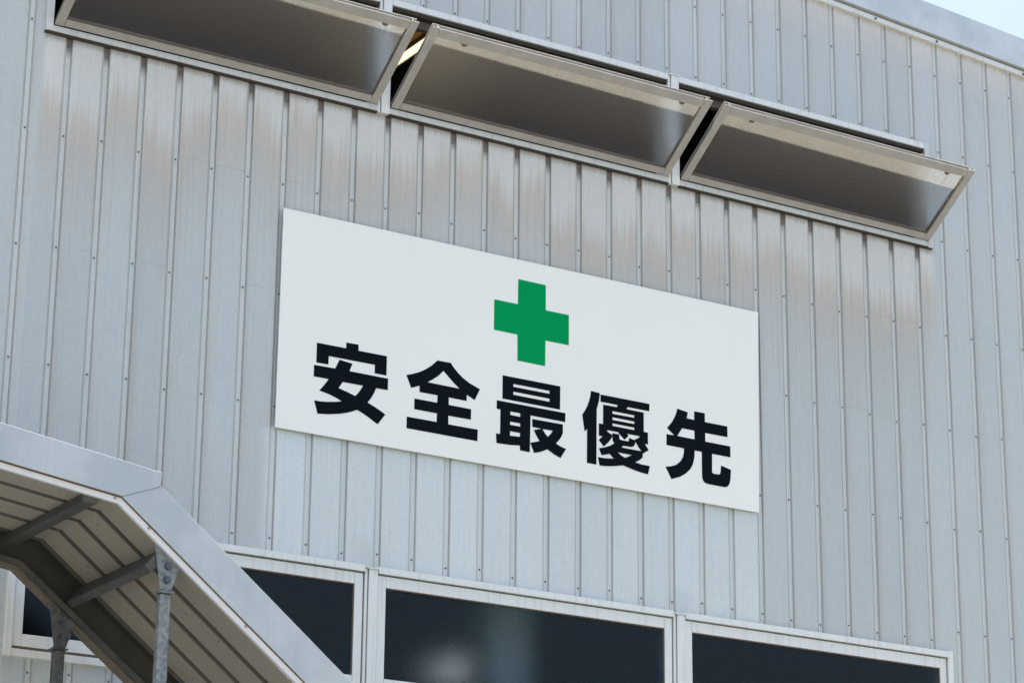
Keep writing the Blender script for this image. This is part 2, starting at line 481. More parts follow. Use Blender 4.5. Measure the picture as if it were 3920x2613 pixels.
class MB:
    """collects shapes in world coordinates and links them as ONE mesh object"""
    def __init__(s):
        s.v, s.f, s.mi = [], [], []
    def add(s, vs, fs, mi=0):
        b = len(s.v)
        s.v += [tuple(q) for q in vs]
        s.f += [tuple(b + i for i in f) for f in fs]
        s.mi += [mi] * len(fs)
        return s
    def hexa(s, p, mi=0):                # 8 corners: bottom ring 0-3, top ring 4-7
        return s.add(p, [(0, 3, 2, 1), (4, 5, 6, 7), (0, 1, 5, 4), (1, 2, 6, 5), (2, 3, 7, 6), (3, 0, 4, 7)], mi)
    def box(s, x0, x1, y0, y1, z0, z1, mi=0):
        return s.hexa([(x0, y0, z0), (x1, y0, z0), (x1, y1, z0), (x0, y1, z0), (x0, y0, z1), (x1, y0, z1), (x1, y1, z1), (x0, y1, z1)], mi)
    def prism(s, groups, a, b, conv):    # outline (with holes) in 2D, extruded between depths a and b
        pts = [[Vector((x, z, 0)) for x, z in g] for g in groups]
        flat = [p for g in pts for p in g]
        n = len(flat)
        tri = tessellate_polygon(pts)
        vs = [conv(p.x, p.y, a) for p in flat] + [conv(p.x, p.y, b) for p in flat]
        fs = []
        for t in tri:
            fs.append(tuple(t))
            fs.append(tuple(n + i for i in reversed(t)))
        k = 0
        for g in pts:
            m = len(g)
            for i in range(m):
                j = (i + 1) % m
                fs.append((k + i, k + j, n + k + j, n + k + i))
            k += m
        return s.add(vs, fs)
    def xz(s, groups, y0, y1):
        return s.prism(groups, y0, y1, lambda x, z, d: (x, d, z))
    def hexcyl(s, c, axis, r, h, n=6, rot=0.3):
        axis = Vector(axis).normalized()
        t = axis.orthogonal().normalized()
        w = axis.cross(t)
        c = Vector(c)
        ring = [c + r * (math.cos(rot + 2 * PI * i / n) * t + math.sin(rot + 2 * PI * i / n) * w) for i in range(n)]
        vs = ring + [q + axis * h for q in ring]
        fs = [tuple(reversed(range(n))), tuple(range(n, 2 * n))] + [(i, (i + 1) % n, n + (i + 1) % n, n + i) for i in range(n)]
        return s.add(vs, fs)
    def build(s, name, mats, parent=None, bevel=0.0, label=None):
        o0 = origin_of(parent)
        me = bpy.data.meshes.new(name)
        me.from_pydata([(x - o0.x, y - o0.y, z - o0.z) for x, y, z in s.v], [], s.f)
        if not isinstance(mats, (list, tuple)):
            mats = [mats]
        for m in mats:
            me.materials.append(m)
        me.polygons.foreach_set('material_index', s.mi)
        bm = bmesh.new()
        bm.from_mesh(me)
        bmesh.ops.recalc_face_normals(bm, faces=bm.faces)
        if bevel:
            bmesh.ops.bevel(bm, geom=[e for e in bm.edges if e.calc_face_angle(0) > 0.5], offset=bevel, segments=1, affect='EDGES', profile=0.5)
        bm.to_mesh(me)
        bm.free()
        me.update()
        o = link(name, me, parent)
        if label:
            o['label'] = label
        return o

def empty(name, loc, label, cat, group=None):
    o = bpy.data.objects.new(name, None)
    o.empty_display_size = 0.3
    COL.objects.link(o)
    o.location = loc
    o['label'] = label
    o['category'] = cat
    if group:
        o['group'] = group
    return o

# ------------------------------------------------------------------ ground
g = MB()
g.add([(-600, -600, 0), (600, -600, 0), (600, 600, 0), (-600, 600, 0)], [(0, 1, 2, 3)])
go = g.build('ground', CONC)
go['kind'] = 'structure'

# ------------------------------------------------------------------ factory building
B = empty('factory_building', (2.9, 0, 0), 'grey factory building clad in ribbed metal siding with two rows of windows', 'building')

FLAT, PITCH_X = -0.009, 0.2
GC = 0.0                                  # groove centre offset
PROFILE = [(0.0, 0.0), (0.0108, 0.0), (0.0168, FLAT), (0.0640, FLAT), (0.0650, FLAT + 0.0008), (0.0660, FLAT),
           (0.1360, FLAT), (0.1370, FLAT - 0.0006), (0.1385, FLAT), (0.1742, FLAT), (0.1892, 0.0), (0.2, 0.0)]

def profile_between(xa, xb):
    """the siding's section from xa to xb"""
    pts = []
    k0 = math.floor(xa / PITCH_X + 1e-6)
    k = k0
    while k * PITCH_X < xb - 1e-6:
        for i in range(len(PROFILE) - 1):
            p, q = PROFILE[i], PROFILE[i + 1]
            x0, x1 = k * PITCH_X + p[0], k * PITCH_X + q[0]
            if x1 <= xa + 1e-7 or x0 >= xb - 1e-7:
                continue
            def at(x):
                f = (x - x0) / (x1 - x0)
                return (x, p[1] + f * (q[1] - p[1]))
            if not pts:
                pts.append(at(max(x0, xa)))
            pts.append(at(min(x1, xb)))
        k += 1
    return pts

def siding(xa, xb, z0, z1, name='wall_panel'):
    pts = profile_between(xa, xb)
    m = MB()
    n = len(pts)
    dy = random.uniform(-0.0004, 0.0004)
    zt = (lambda x: rake(x) + 0.06) if z1 is None else (lambda x: z1)
    vs = [(x, y + dy, z0) for x, y in pts] + [(x, y + dy, zt(x)) for x, y in pts]
    vs += [(x, y + dy + 0.004, z0) for x, y in pts] + [(x, y + dy + 0.004, zt(x)) for x, y in pts]
    fs = []
    for i in range(n - 1):
        fs.append((i, i + 1, n + i + 1, n + i))
        fs.append((2 * n + i + 1, 2 * n + i, 3 * n + i, 3 * n + i + 1))
        fs.append((2 * n + i, 2 * n + i + 1, i + 1, i))
        fs.append((n + i, n + i + 1, 3 * n + i + 1, 3 * n + i))
    fs += [(0, n, 3 * n, 2 * n), (n - 1, 3 * n - 1, 4 * n - 1, 2 * n - 1)]
    m.add(vs, fs)
    return m.build(name, WALL, B)

SEAM = 0.0006
for k in range(-4, 37):
    xa, xb = k * PITCH_X + SEAM / 2 - 0.0, (k + 1) * PITCH_X - SEAM / 2
    cuts = sorted({xa, xb} | {c for c in (STRIP_L, STRIP_R) if xa + 0.01 < c < xb - 0.01})
    for a, b in zip(cuts[:-1], cuts[1:]):
        mid = (a + b) / 2
        if STRIP_L < mid < STRIP_R:
            siding(a, b, 0.3, LO_B + 0.012)
            siding(a, b, LO_T - 0.012, UP_B + 0.012)
            siding(a, b, UP_T - 0.012, None)
        else:
            siding(a, b, 0.3, None)
siding(-14.0, -4 * PITCH_X, 0.3, None, 'wall_sheet')
siding(37 * PITCH_X, 10.0, 0.3, None, 'wall_sheet')

# screws in the grooves
sc = MB()
for k in range(-2, 37):
    x = k * PITCH_X
    inside = STRIP_L < x < STRIP_R
    rows = [8.24, 7.79, 7.035, 6.577, 5.984, 5.398, 4.72] if inside else [8.24, 7.74, 7.154, 6.577, 5.984, 5.398, 4.80, 4.2]
    rows += [3.93, 3.3]
    if inside:
        rows = [r for r in rows if r != 3.93] + [3.945]
    for r in rows:
        z = r + random.uniform(-0.012, 0.012)
        xx = x + random.uniform(-0.002, 0.002)
        sc.hexcyl((xx, 0.0005, z), (0, -1, 0), 0.0056, 0.0012, 8)
        sc.hexcyl((xx, -0.0008, z), (0, -1, 0), 0.0044, 0.0040, 6)
for x in (4.20, 5.32, 5.45 + 0.35, 6.5, 3.1, 2.0):
    sc.hexcyl((x, -0.034, rake(x) + 0.012), (0, -1, 0), 0.008, 0.004, 6)
so = sc.build('siding_screw', SCREW, B)
so['kind'] = 'stuff'

# rake trim: drip lip, fascia
def along_rake(m, xs, y0, y1, za, zb):
    for a, b in zip(xs[:-1], xs[1:]):
        m.hexa([(a, y0, rake(a) + za), (b, y0, rake(b) + za), (b, y1, rake(b) + za), (a, y1, rake(a) + za),
                (a, y0, rake(a) + zb), (b, y0, rake(b) + zb), (b, y1, rake(b) + zb), (a, y1, rake(a) + zb)])
m = MB(); along_rake(m, [-14.0, -2.0, 10.0], -0.030, 0.02, 0.0, 0.030); m.build('drip_edge', FRAME, B)
m = MB(); along_rake(m, [-14.0, -2.0, 10.0], -0.018, 0.02, 0.030, 0.044); m.build('shade_line_strip', TAUPE, B)  # strip toned like the shade line below the fascia
m = MB(); along_rake(m, [-14.0, -2.0, 10.0], -0.050, 0.10, 0.044, 0.245); m.build('rake_fascia', ROOF_TRIM, B)

# roof with two translucent strips and a joist and boards between them, the boards made translucent to look lit, inner lining, side and back walls
DEPTH = 14.0
def roof_piece(name, mat, xa, xb, z0, z1, y0=0.10, y1=DEPTH):
    m = MB(); xs = [xa] + ([-2.0] if xa < -2 < xb else []) + [xb]
    along_rake(m, xs, y0, y1, z0, z1)
    return m.build(name, mat, B)
ZA, ZB = 0.12, 0.16
roof_piece('roof_sheet', INNER, -14.0, 3.30, ZA, ZB)
roof_piece('roof_sheet', INNER, 3.30, 3.51, ZA, ZB, 0.10, 1.62)
roof_piece('roof_sheet', INNER, 3.30, 3.51, ZA, ZB, 2.75, DEPTH)
roof_piece('skylight_panel', SKYLIGHT, 3.30, 3.352, ZA + 0.01, ZA + 0.014, 1.62, 2.75)
roof_piece('lit_roof_board', LIT_BOARD, 3.353, 3.408, ZA + 0.01, ZA + 0.014, 1.62, 2.75)  # tan board, light let through to brighten it
roof_piece('lit_roof_board', LIT_BOARD, 3.416, 3.446, ZA + 0.01, ZA + 0.014, 1.62, 2.75)
roof_piece('roof_joist', INNER, 3.408, 3.416, ZA - 0.010, ZB, 1.62, 2.75)
roof_piece('skylight_panel', SKYLIGHT, 3.446, 3.51, ZA + 0.01, ZA + 0.014, 1.62, 2.75)
roof_piece('roof_sheet', INNER, 3.51, 10.0, ZA, ZB)

def lining(xa, xb, z0, z1):
    m = MB()
    if z1 is None:
        m.hexa([(xa, 0.10, z0), (xb, 0.10, z0), (xb, 0.13, z0), (xa, 0.13, z0),
                (xa, 0.10, rake(xa) + 0.12), (xb, 0.10, rake(xb) + 0.12), (xb, 0.13, rake(xb) + 0.12), (xa, 0.13, rake(xa) + 0.12)])
    else:
        m.box(xa, xb, 0.10, 0.13, z0, z1)
    m.build('wall_lining', INNER, B)
lining(-14.0, -2.0, 0.0, None); lining(-2.0, STRIP_L, 0.0, None); lining(STRIP_R, 10.0, 0.0, None)
lining(STRIP_L, STRIP_R, 0.0, LO_B); lining(STRIP_L, STRIP_R, LO_T, UP_B); lining(STRIP_L, STRIP_R, UP_T, None)
m = MB()
m.xz([[(-14.0, 0.0), (10.0, 0.0), (10.0, rake(10) + 0.15), (-2.0, rake(-2) + 0.15), (-14.0, rake(-14) + 0.15)]], DEPTH, DEPTH + 0.1)
m.build('back_wall', INNER, B)
m = MB(); m.box(9.9, 10.0, 0.13, DEPTH, 0.0, rake(10) + 0.12); m.build('side_wall', INNER, B)
m = MB(); m.box(-14.0, -13.9, 0.13, DEPTH, 0.0, rake(-14) + 0.12); m.build('side_wall', INNER, B)
m = MB(); m.box(-14.0, 10.0, 0.008, 0.10, 0.0, 0.3); m.build('concrete_base', CONC, B)
m = MB(); m.box(2.92, 3.17, 0.42, 0.67, 0.0, 5.6); m.build('interior_column', PILLAR, B)

# ------------------------------------------------------------------ windows
MULL = [(1.922, 1.995), (3.786, 3.860)]
BAYS = [(0.1020, 1.922), (1.995, 3.786), (3.860, 5.668)]
LB = [(0.1020, 1.922), (1.995, 3.790), (3.864, 5.686)]

ALPHA = math.radians(55.1)
HY, HZ = -0.030, 7.127
US = Vector((0, -math.sin(ALPHA), math.cos(ALPHA)))
BK = Vector((0, math.cos(ALPHA), math.sin(ALPHA)))
def S(x, s, d):
    return (x, HY + s * US.y + d * BK.y, HZ + s * US.z + d * BK.z)
def sbox(m, x0, x1, s0, s1, d0, d1, mi=0):
    return m.hexa([S(x0, s0, d0), S(x1, s0, d0), S(x1, s0, d1), S(x0, s0, d1), S(x0, s1, d0), S(x1, s1, d0), S(x1, s1, d1), S(x0, s1, d1)], mi)

def upper_window(i):
    xl, xr = BAYS[i]
    f = MB()
    f.box(xl, xr, -0.031, 0.098, 7.095, 7.1165)                # sill, two stepped pieces
    f.box(xl, xr, -0.0285, 0.060, 7.1175, 7.1265)
    sl_ = MB(); sl_.box(xl - (0.037 if i == 0 else 0.0), xr + (0.036 if i == 2 else 0.0), -0.024, -0.0006, 7.0835, 7.0945)  # dark strip standing for the shade line under the sill
    if i == 0:
        f.box(STRIP_L, xl - 0.0005, -0.032, 0.098, 7.095, 7.757)
    if i == 2:
        f.box(xr + 0.0005, 5.703, -0.032, 0.098, 7.090, 7.757)
    win = f.build('tilted_window', SILL, B, 0.0012, label=('opened top-out window at the left end of the upper row',
              'opened top-out window in the middle of the upper row', 'opened top-out window at the right end of the upper row')[i])
    sl_.build('sill_shade_strip', DARK_GAP_SHADE, win)
    hd = MB(); hd.box(xl + 0.0004, xr - 0.0004, -0.030, 0.098, 7.720, 7.755); hd.build('frame_head', FRAME, win, 0.001)
    ds = MB(); ds.box(xl + 0.0004, xr - 0.0004, -0.016, 0.096, 7.700, 7.7192); ds.build('head_shade_strip', DARK_GAP_SHADE, win)  # dark box standing for the shade under the head
    tr = MB(); tr.box(xl, xr, 0.030, 0.070, 7.655, 7.6995); tr.build('head_track', mat_plain('head_track_seal', (0.10, 0.085, 0.07), 0.6) if i == 0 else bpy.data.materials['head_track_seal'], win)
    a, b = xl + 0.004, xr - (0.005 if i < 2 else -0.006)
    top, w, rw, D = 0.528, 0.046, 0.054, 0.034
    tk = 0.0035
    # stiles: channels open to the side
    for (x0, x1, sgn) in ((a, a + w, 1), (b - w, b, -1)):
        m = MB()
        sbox(m, x0, x1, 0.004, top, 0.0, tk)                   # face plate
        sbox(m, x0 + (0.006 if sgn > 0 else 0), x1 - (0.006 if sgn < 0 else 0), 0.004, top, D - tk, D)
        xi = x1 - 0.012 if sgn > 0 else x0 + 0.012 - tk
        sbox(m, xi, xi + tk, 0.004, top - 0.0004, tk, D - tk)
        xo = x0 + 0.004 if sgn > 0 else x1 - 0.004 - tk
        sbox(m, xo, xo + tk, 0.004, top - 0.0004, tk, 0.010)
        m.build('sash_stile', SASH, win)
    # top rail: channel open upwards
    m = MB()
    x0, x1 = a + w + 0.0025, b - w - 0.0025
    sbox(m, x0, x1, top - rw, top - 0.003, 0.0, tk)
    sbox(m, x0, x1, top - rw + 0.010, top - 0.001, D - tk, D)
    sbox(m, x0, x1, top - rw + 0.010, top - rw + 0.014, tk, D - tk)
    sbox(m, x0, x1, top - 0.014, top - 0.010, tk, D - tk)
    m.build('sash_rail', SASH, win)
    m = MB()
    sbox(m, x0, x1, 0.006, 0.046, 0.0, D)
    m.build('sash_rail', SASH, win)
    # glass and its bead
    m = MB()
    gx0, gx1, g0, g1 = x0 + 0.0005, x1 - 0.0005, 0.0465, top - rw + 0.009
    q = [S(gx0, g0, 0.012), S(gx1, g0, 0.012), S(gx1, g1, 0.012), S(gx0, g1, 0.012)]
    q2 = [S(gx0, g0, 0.017), S(gx1, g0, 0.017), S(gx1, g1, 0.017), S(gx0, g1, 0.017)]
    m.hexa([q[0], q[1], q2[1], q2[0], q[3], q[2], q2[2], q2[3]], 0)
    m.mi[3 + 1] = 1                                            # the face towards the building
    m.build('pane', [GLASS_UP, GLASS_UP_BACK], win)
    m = MB()
    sbox(m, gx0, gx1, g0, g0 + 0.009, 0.0045, 0.0115)
    sbox(m, gx1 - 0.0045, gx1, g0 + 0.0092, g1 - 0.012, 0.0075, 0.0115)
    m.build('glazing_bead', GASKET, win)
    for cx in (x0 + 0.17, x1 - 0.125):
        m = MB()
        m.prism([[(cx + 0.019 * math.cos(t), g1 - 0.011 - 0.016 * math.sin(t)) for t in [PI * j / 8 for j in range(9)]]], 0.0036, 0.0110, lambda x, s, d: S(x, s, d))
        m.build('stay_clip', GASKET, win)
        m = MB()
        sbox(m, cx - 0.020 * (1 if cx < x0 + 0.5 else -1) - 0.001, cx - 0.020 * (1 if cx < x0 + 0.5 else -1) + 0.001, g1 - 0.10, g1 - 0.012, 0.0175, 0.0195)
        m.build('stay_rod', GASKET, win)

def mullion(x0, x1, z0, z1, upper):
    m = MB()
    m.box(x0 + 0.0015, x0 + 0.0165, -0.026, 0.098, z0, z1)
    m.box(x0 + 0.0205, x1 - 0.002, -0.034, 0.098, z0, z1)
    return m.build('mullion', FRAME, B, 0.0012)

for i in range(3):
    upper_window(i)
for a, b in MULL:
    mullion(a, b, 7.0905, 7.752, True)
    m = MB(); m.box(a + 0.003, b + 0.004, -0.038, -0.004, 7.7525, 7.759); m.build('mullion_cap', FRAME, B)
    m = MB(); m.box(a + 0.0165, a + 0.0205, -0.004, 0.09, 7.092, 7.75); m.build('mullion_joint', DARK_GAP_SHADE, B)
for a, b in ((1.922, 1.995), (3.790, 3.864)):
    mullion(a, b, 3.9985, 4.643, False)
    m = MB(); m.box(a + 0.003, b + 0.004, -0.042, -0.004, 4.6435, 4.650); m.build('mullion_cap', FRAME, B)
    m = MB(); m.box(a + 0.0165, a + 0.0205, -0.004, 0.09, 4.0, 4.643); m.build('mullion_joint', DARK_GAP_SHADE, B)

def lower_window(i):
    xl, xr = LB[i]
    f = MB()
    f.box(xl + 0.001, xr - 0.001, -0.036, 0.098, 4.626, 4.660)      # head flashing
    f.box(xl + 0.001, xr - 0.001, -0.032, 0.098, 3.998, 4.0185)     # sill
    f.box(xl + 0.001, xr - 0.001, -0.028, 0.060, 4.0195, 4.033)
    if i == 0:
        f.box(STRIP_L, xl - 0.0005, -0.034, 0.098, 3.995, 4.662)
    if i == 2:
        f.box(xr + 0.0005, 5.722, -0.034, 0.098, 3.995, 4.664)
    win = f.build('closed_window', FRAME, B, 0.0012, label=('closed dark glass window half hidden behind the stair canopy',
              'closed dark glass window in the middle of the lower row', 'closed dark glass window at the right end of the lower row')[i])
    bk = MB()
    bk.box(xl + 0.001, xr - 0.001, 0.002, 0.020, 4.620, 4.6255)
    bk.box(xl + 0.0005, xl + 0.0055, 0.002, 0.020, 4.034, 4.6195)
    bk.box(xr - 0.0055, xr - 0.0005, 0.002, 0.020, 4.034, 4.6195)
    bk.build('frame_gap', DARK_GAP_SHADE, win)
    tr = MB(); tr.box(xl + 0.006, xr - 0.006, -0.015, 0.02, 4.0335, 4.0475); tr.build('sill_track', RUST, win)
    a, b, z0, z1 = xl + 0.0055, xr - 0.006, 4.048, 4.6195
    w = 0.046
    for x0, x1 in ((a, a + w), (b - w, b)):
        m = MB(); m.box(x0, x1, -0.020, 0.015, z0, z1); m.build('sash_stile', FRAME, win, 0.001)
    m = MB(); m.box(a + w + 0.0008, b - w - 0.0008, -0.0200, 0.015, 4.5620, z1); m.build('sash_rail', FRAME, win, 0.001)
    m = MB(); m.box(a + w + 0.0008, b - w - 0.0008, -0.0200, 0.015, z0, 4.1050); m.build('sash_rail', FRAME, win, 0.001)
    gx0, gx1, g0, g1 = a + w, b - w, 4.105, 4.562
    m = MB()
    m.box(gx0 + 0.0002, gx1 - 0.0002, -0.006, -0.001, g0 + 0.0002, g1 - 0.0002, 0)
    m.mi[4] = 1
    m.build('pane', [GLASS_LO, GLASS_LO_BACK], win)
    m = MB()
    m.box(gx0, gx1, -0.015, -0.0065, g1 - 0.006, g1 - 0.0003)
    m.box(gx1 - 0.006, gx1 - 0.0003, -0.015, -0.0065, g0, g1 - 0.0062)
    m.box(gx0 + 0.0003, gx0 + 0.003, -0.015, -0.0065, g0, g1 - 0.0062)
    m.build('glazing_bead', GASKET, win)
for i in range(3):
    lower_window(i)

# ------------------------------------------------------------------ sign
SGN = empty('safety_sign', (2.888, -0.02, 5.283), 'large white sign board with a green cross and black Japanese safety lettering', 'sign')
m = MB()
m.xz([[(SG_L, SG_B + 0.002), (SG_R - 0.012, SG_B - 0.003), (SG_R + 0.009, SG_T), (SG_L + 0.002, SG_T - 0.001)]], -0.030, -0.0240)
m.build('board', SIGNW, SGN, 0.0006)
for z in (SG_B + 0.10, (SG_B + SG_T) / 2, SG_T - 0.10):
    m = MB(); m.box(SG_L + 0.05, SG_R - 0.05, -0.0238, -0.0115, z - 0.02, z + 0.02); m.build('mounting_rail', SASH, SGN)
GLYPHS = {'an':[[[(1.61,5.761),(1.777,5.761),(1.777,5.792),(1.847,5.793),(1.848,5.761),(2.013,5.761),(2.013,5.658),(1.945,5.658),(1.945,5.703),(1.679,5.703),(1.678,5.658),(1.61,5.657)]],[[(1.598,5.642),(1.718,5.644),(1.741,5.694),(1.815,5.686),(1.799,5.644),(2.023,5.643),(2.023,5.582),(1.955,5.581),(1.945,5.555),(1.929,5.526),(1.908,5.497),(1.94,5.485),(1.979,5.468),(2.012,5.451),(1.969,5.393),(1.915,5.421),(1.884,5.436),(1.849,5.449),(1.822,5.436),(1.792,5.424),(1.747,5.411),(1.687,5.399),(1.626,5.392),(1.605,5.458),(1.64,5.458),(1.685,5.463),(1.73,5.471),(1.761,5.479),(1.725,5.493),(1.683,5.505),(1.632,5.514),(1.656,5.543),(1.683,5.582),(1.598,5.582)],[(1.763,5.581),(1.88,5.581),(1.866,5.556),(1.852,5.536),(1.836,5.519),(1.789,5.533),(1.74,5.545)]]],'zen':[[[(2.13,5.681),(2.171,5.695),(2.208,5.711),(2.245,5.733),(2.278,5.758),(2.312,5.791),(2.392,5.792),(2.407,5.773),(2.434,5.747),(2.465,5.724),(2.504,5.703),(2.57,5.68),(2.539,5.616),(2.491,5.637),(2.49,5.603),(2.383,5.604),(2.384,5.564),(2.518,5.563),(2.518,5.507),(2.382,5.506),(2.383,5.46),(2.56,5.46),(2.559,5.398),(2.137,5.4),(2.138,5.461),(2.314,5.461),(2.315,5.507),(2.18,5.508),(2.18,5.564),(2.315,5.564),(2.316,5.604),(2.209,5.604),(2.209,5.638),(2.16,5.617)],[(2.349,5.741),(2.382,5.713),(2.412,5.687),(2.447,5.662),(2.255,5.664),(2.284,5.683),(2.317,5.708)]]],'sai':[[[(2.708,5.78),(3.067,5.78),(3.066,5.652),(2.708,5.653)],[(2.774,5.744),(3.0,5.744),(3.0,5.728),(2.774,5.728)],[(2.774,5.702),(3.0,5.701),(3.0,5.684),(2.774,5.685)]],[[(2.674,5.638),(3.1,5.638),(3.099,5.589),(2.882,5.59),(2.879,5.389),(2.819,5.39),(2.818,5.416),(2.764,5.41),(2.718,5.408),(2.675,5.407),(2.671,5.458),(2.696,5.459),(2.697,5.591),(2.674,5.592)],[(2.757,5.591),(2.819,5.591),(2.819,5.571),(2.757,5.572)],[(2.756,5.536),(2.819,5.536),(2.819,5.518),(2.756,5.518)],[(2.756,5.484),(2.818,5.484),(2.818,5.463),(2.756,5.459)]],[[(2.893,5.572),(3.084,5.573),(3.084,5.526),(3.076,5.507),(3.062,5.486),(3.041,5.462),(3.07,5.45),(3.104,5.442),(3.07,5.388),(3.031,5.401),(2.988,5.422),(2.964,5.41),(2.936,5.398),(2.906,5.39),(2.882,5.441),(2.912,5.45),(2.939,5.459),(2.92,5.485),(2.903,5.514),(2.952,5.528),(2.894,5.53)],[(2.957,5.528),(3.022,5.529),(3.008,5.508),(2.99,5.49),(2.971,5.507)]]],'yuu':[[[(3.263,5.789),(3.319,5.785),(3.313,5.739),(3.299,5.693),(3.297,5.387),(3.237,5.387),(3.238,5.574),(3.222,5.557),(3.207,5.648),(3.224,5.672),(3.238,5.698),(3.25,5.729),(3.258,5.758)]],[[(3.324,5.779),(3.641,5.779),(3.64,5.738),(3.497,5.738),(3.492,5.725),(3.603,5.724),(3.603,5.616),(3.63,5.616),(3.63,5.55),(3.576,5.55),(3.575,5.588),(3.367,5.588),(3.367,5.549),(3.313,5.549),(3.313,5.616),(3.34,5.617),(3.341,5.725),(3.43,5.726),(3.434,5.739),(3.324,5.739)],[(3.4,5.699),(3.542,5.699),(3.542,5.685),(3.4,5.684)],[(3.4,5.665),(3.542,5.664),(3.542,5.65),(3.4,5.65)],[(3.4,5.631),(3.542,5.63),(3.542,5.616),(3.4,5.617)]],[[(3.362,5.582),(3.399,5.565),(3.396,5.552),(3.376,5.524),(3.344,5.494),(3.312,5.525),(3.34,5.551)]],[[(3.443,5.591),(3.491,5.591),(3.504,5.578),(3.478,5.553),(3.439,5.583)]],[[(3.579,5.583),(3.542,5.562),(3.568,5.526),(3.598,5.495),(3.634,5.519),(3.61,5.549),(3.593,5.576)]],[[(3.4,5.576),(3.442,5.575),(3.444,5.553),(3.451,5.547),(3.498,5.546),(3.506,5.55),(3.508,5.567),(3.547,5.558),(3.546,5.541),(3.537,5.525),(3.521,5.519),(3.47,5.518),(3.453,5.503),(3.421,5.503),(3.412,5.521),(3.402,5.535),(3.4,5.552)]],[[(3.314,5.479),(3.352,5.49),(3.384,5.504),(3.412,5.521),(3.457,5.506),(3.595,5.505),(3.594,5.472),(3.572,5.453),(3.546,5.438),(3.584,5.432),(3.641,5.431),(3.628,5.384),(3.58,5.388),(3.53,5.396),(3.47,5.409),(3.4,5.394),(3.36,5.388),(3.318,5.385),(3.307,5.429),(3.356,5.43),(3.41,5.437),(3.38,5.459),(3.356,5.451),(3.33,5.444)],[(3.431,5.476),(3.525,5.475),(3.502,5.462),(3.48,5.452),(3.455,5.461)]]],'sen':[[[(3.826,5.784),(3.896,5.774),(3.888,5.739),(3.939,5.738),(3.939,5.787),(4.01,5.788),(4.01,5.738),(4.162,5.737),(4.162,5.676),(4.011,5.676),(4.011,5.627),(4.18,5.626),(4.18,5.564),(4.056,5.565),(4.054,5.464),(4.058,5.456),(4.066,5.454),(4.097,5.454),(4.108,5.458),(4.112,5.469),(4.116,5.508),(4.182,5.493),(4.178,5.444),(4.172,5.416),(4.161,5.398),(4.142,5.389),(4.026,5.39),(4.005,5.394),(3.992,5.406),(3.987,5.426),(3.987,5.565),(3.939,5.565),(3.936,5.522),(3.926,5.486),(3.908,5.455),(3.878,5.427),(3.841,5.403),(3.783,5.381),(3.745,5.444),(3.781,5.452),(3.814,5.465),(3.842,5.487),(3.861,5.516),(3.867,5.543),(3.868,5.566),(3.753,5.567),(3.753,5.628),(3.805,5.629),(3.757,5.663),(3.788,5.699),(3.808,5.732),(3.821,5.762)],[(3.857,5.678),(3.939,5.677),(3.94,5.628),(3.824,5.629)]]],'cross':[[[(2.799,6.33),(2.972,6.329),(2.973,6.188),(3.12,6.188),(3.12,6.019),(2.972,6.019),(2.971,5.876),(2.798,5.877),(2.797,6.02),(2.651,6.021),(2.651,6.189),(2.798,6.189)]]]}
for key in ('cross', 'an', 'zen', 'sai', 'yuu', 'sen'):
    m = MB()
    for j, grp in enumerate(GLYPHS[key]):
        m.xz(grp, -0.0316 - 0.0002 * j, -0.0301)
    m.build('green_cross' if key == 'cross' else 'character', GREEN if key == 'cross' else BLACK, SGN)

# ------------------------------------------------------------------ stair canopy
CAN = empty('stair_canopy', (0.3, -0.78, 0), 'sloping metal roof over an outside stair on two galvanised posts', 'canopy')
XL, XR = -2.6, 2.7
YO = -1.211                                         # outer fascia plane
def zup(x): return 4.4712 - 0.1371 * x              # undersides of the two roof sheets
def zdn(x): return 4.5220 - 0.7830 * x

def deck_section():
    pts = [(-1.188, 0.0)]
    for yc in (-1.0, -0.793, -0.584, -0.374):
        pts += [(yc - 0.021, 0.0), (yc - 0.013, 0.030), (yc + 0.013, 0.030), (yc + 0.021, 0.0)]
    pts += [(-0.275, 0.0)]
    return pts
def deck(zf, xa, xb):
    sec = deck_section()
    n = len(sec)
    m = MB()
    vs = []
    for x in (xa, xb):
        vs += [(x, y, zf(x) + h) for y, h in sec]
        vs += [(x, y, zf(x) + h + 0.0025) for y, h in sec]
    fs = []
    N = 2 * n
    for i in range(n - 1):
        fs.append((i, i + 1, N + i + 1, N + i))
        fs.append((n + i, N + n + i, N + n + i + 1, n + i + 1))
        fs.append((i, n + i, n + i + 1, i + 1))
        fs.append((N + i, N + i + 1, N + n + i + 1, N + n + i))
    fs += [(0, N, N + n, n), (n - 1, 2 * n - 1, N + 2 * n - 1, N + n - 1)]
    mi = []
    m.add(vs, fs)
    for q, f in enumerate(fs):
        ys = sum(vs[i][1] for i in f) / len(f)
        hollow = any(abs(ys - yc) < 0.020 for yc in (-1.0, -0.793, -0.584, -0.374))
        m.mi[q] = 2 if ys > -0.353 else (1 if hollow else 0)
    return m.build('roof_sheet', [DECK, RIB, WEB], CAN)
deck(zup, XL, 0.072)
deck(lambda x: zdn(x) - 0.0005, 0.055, XR)

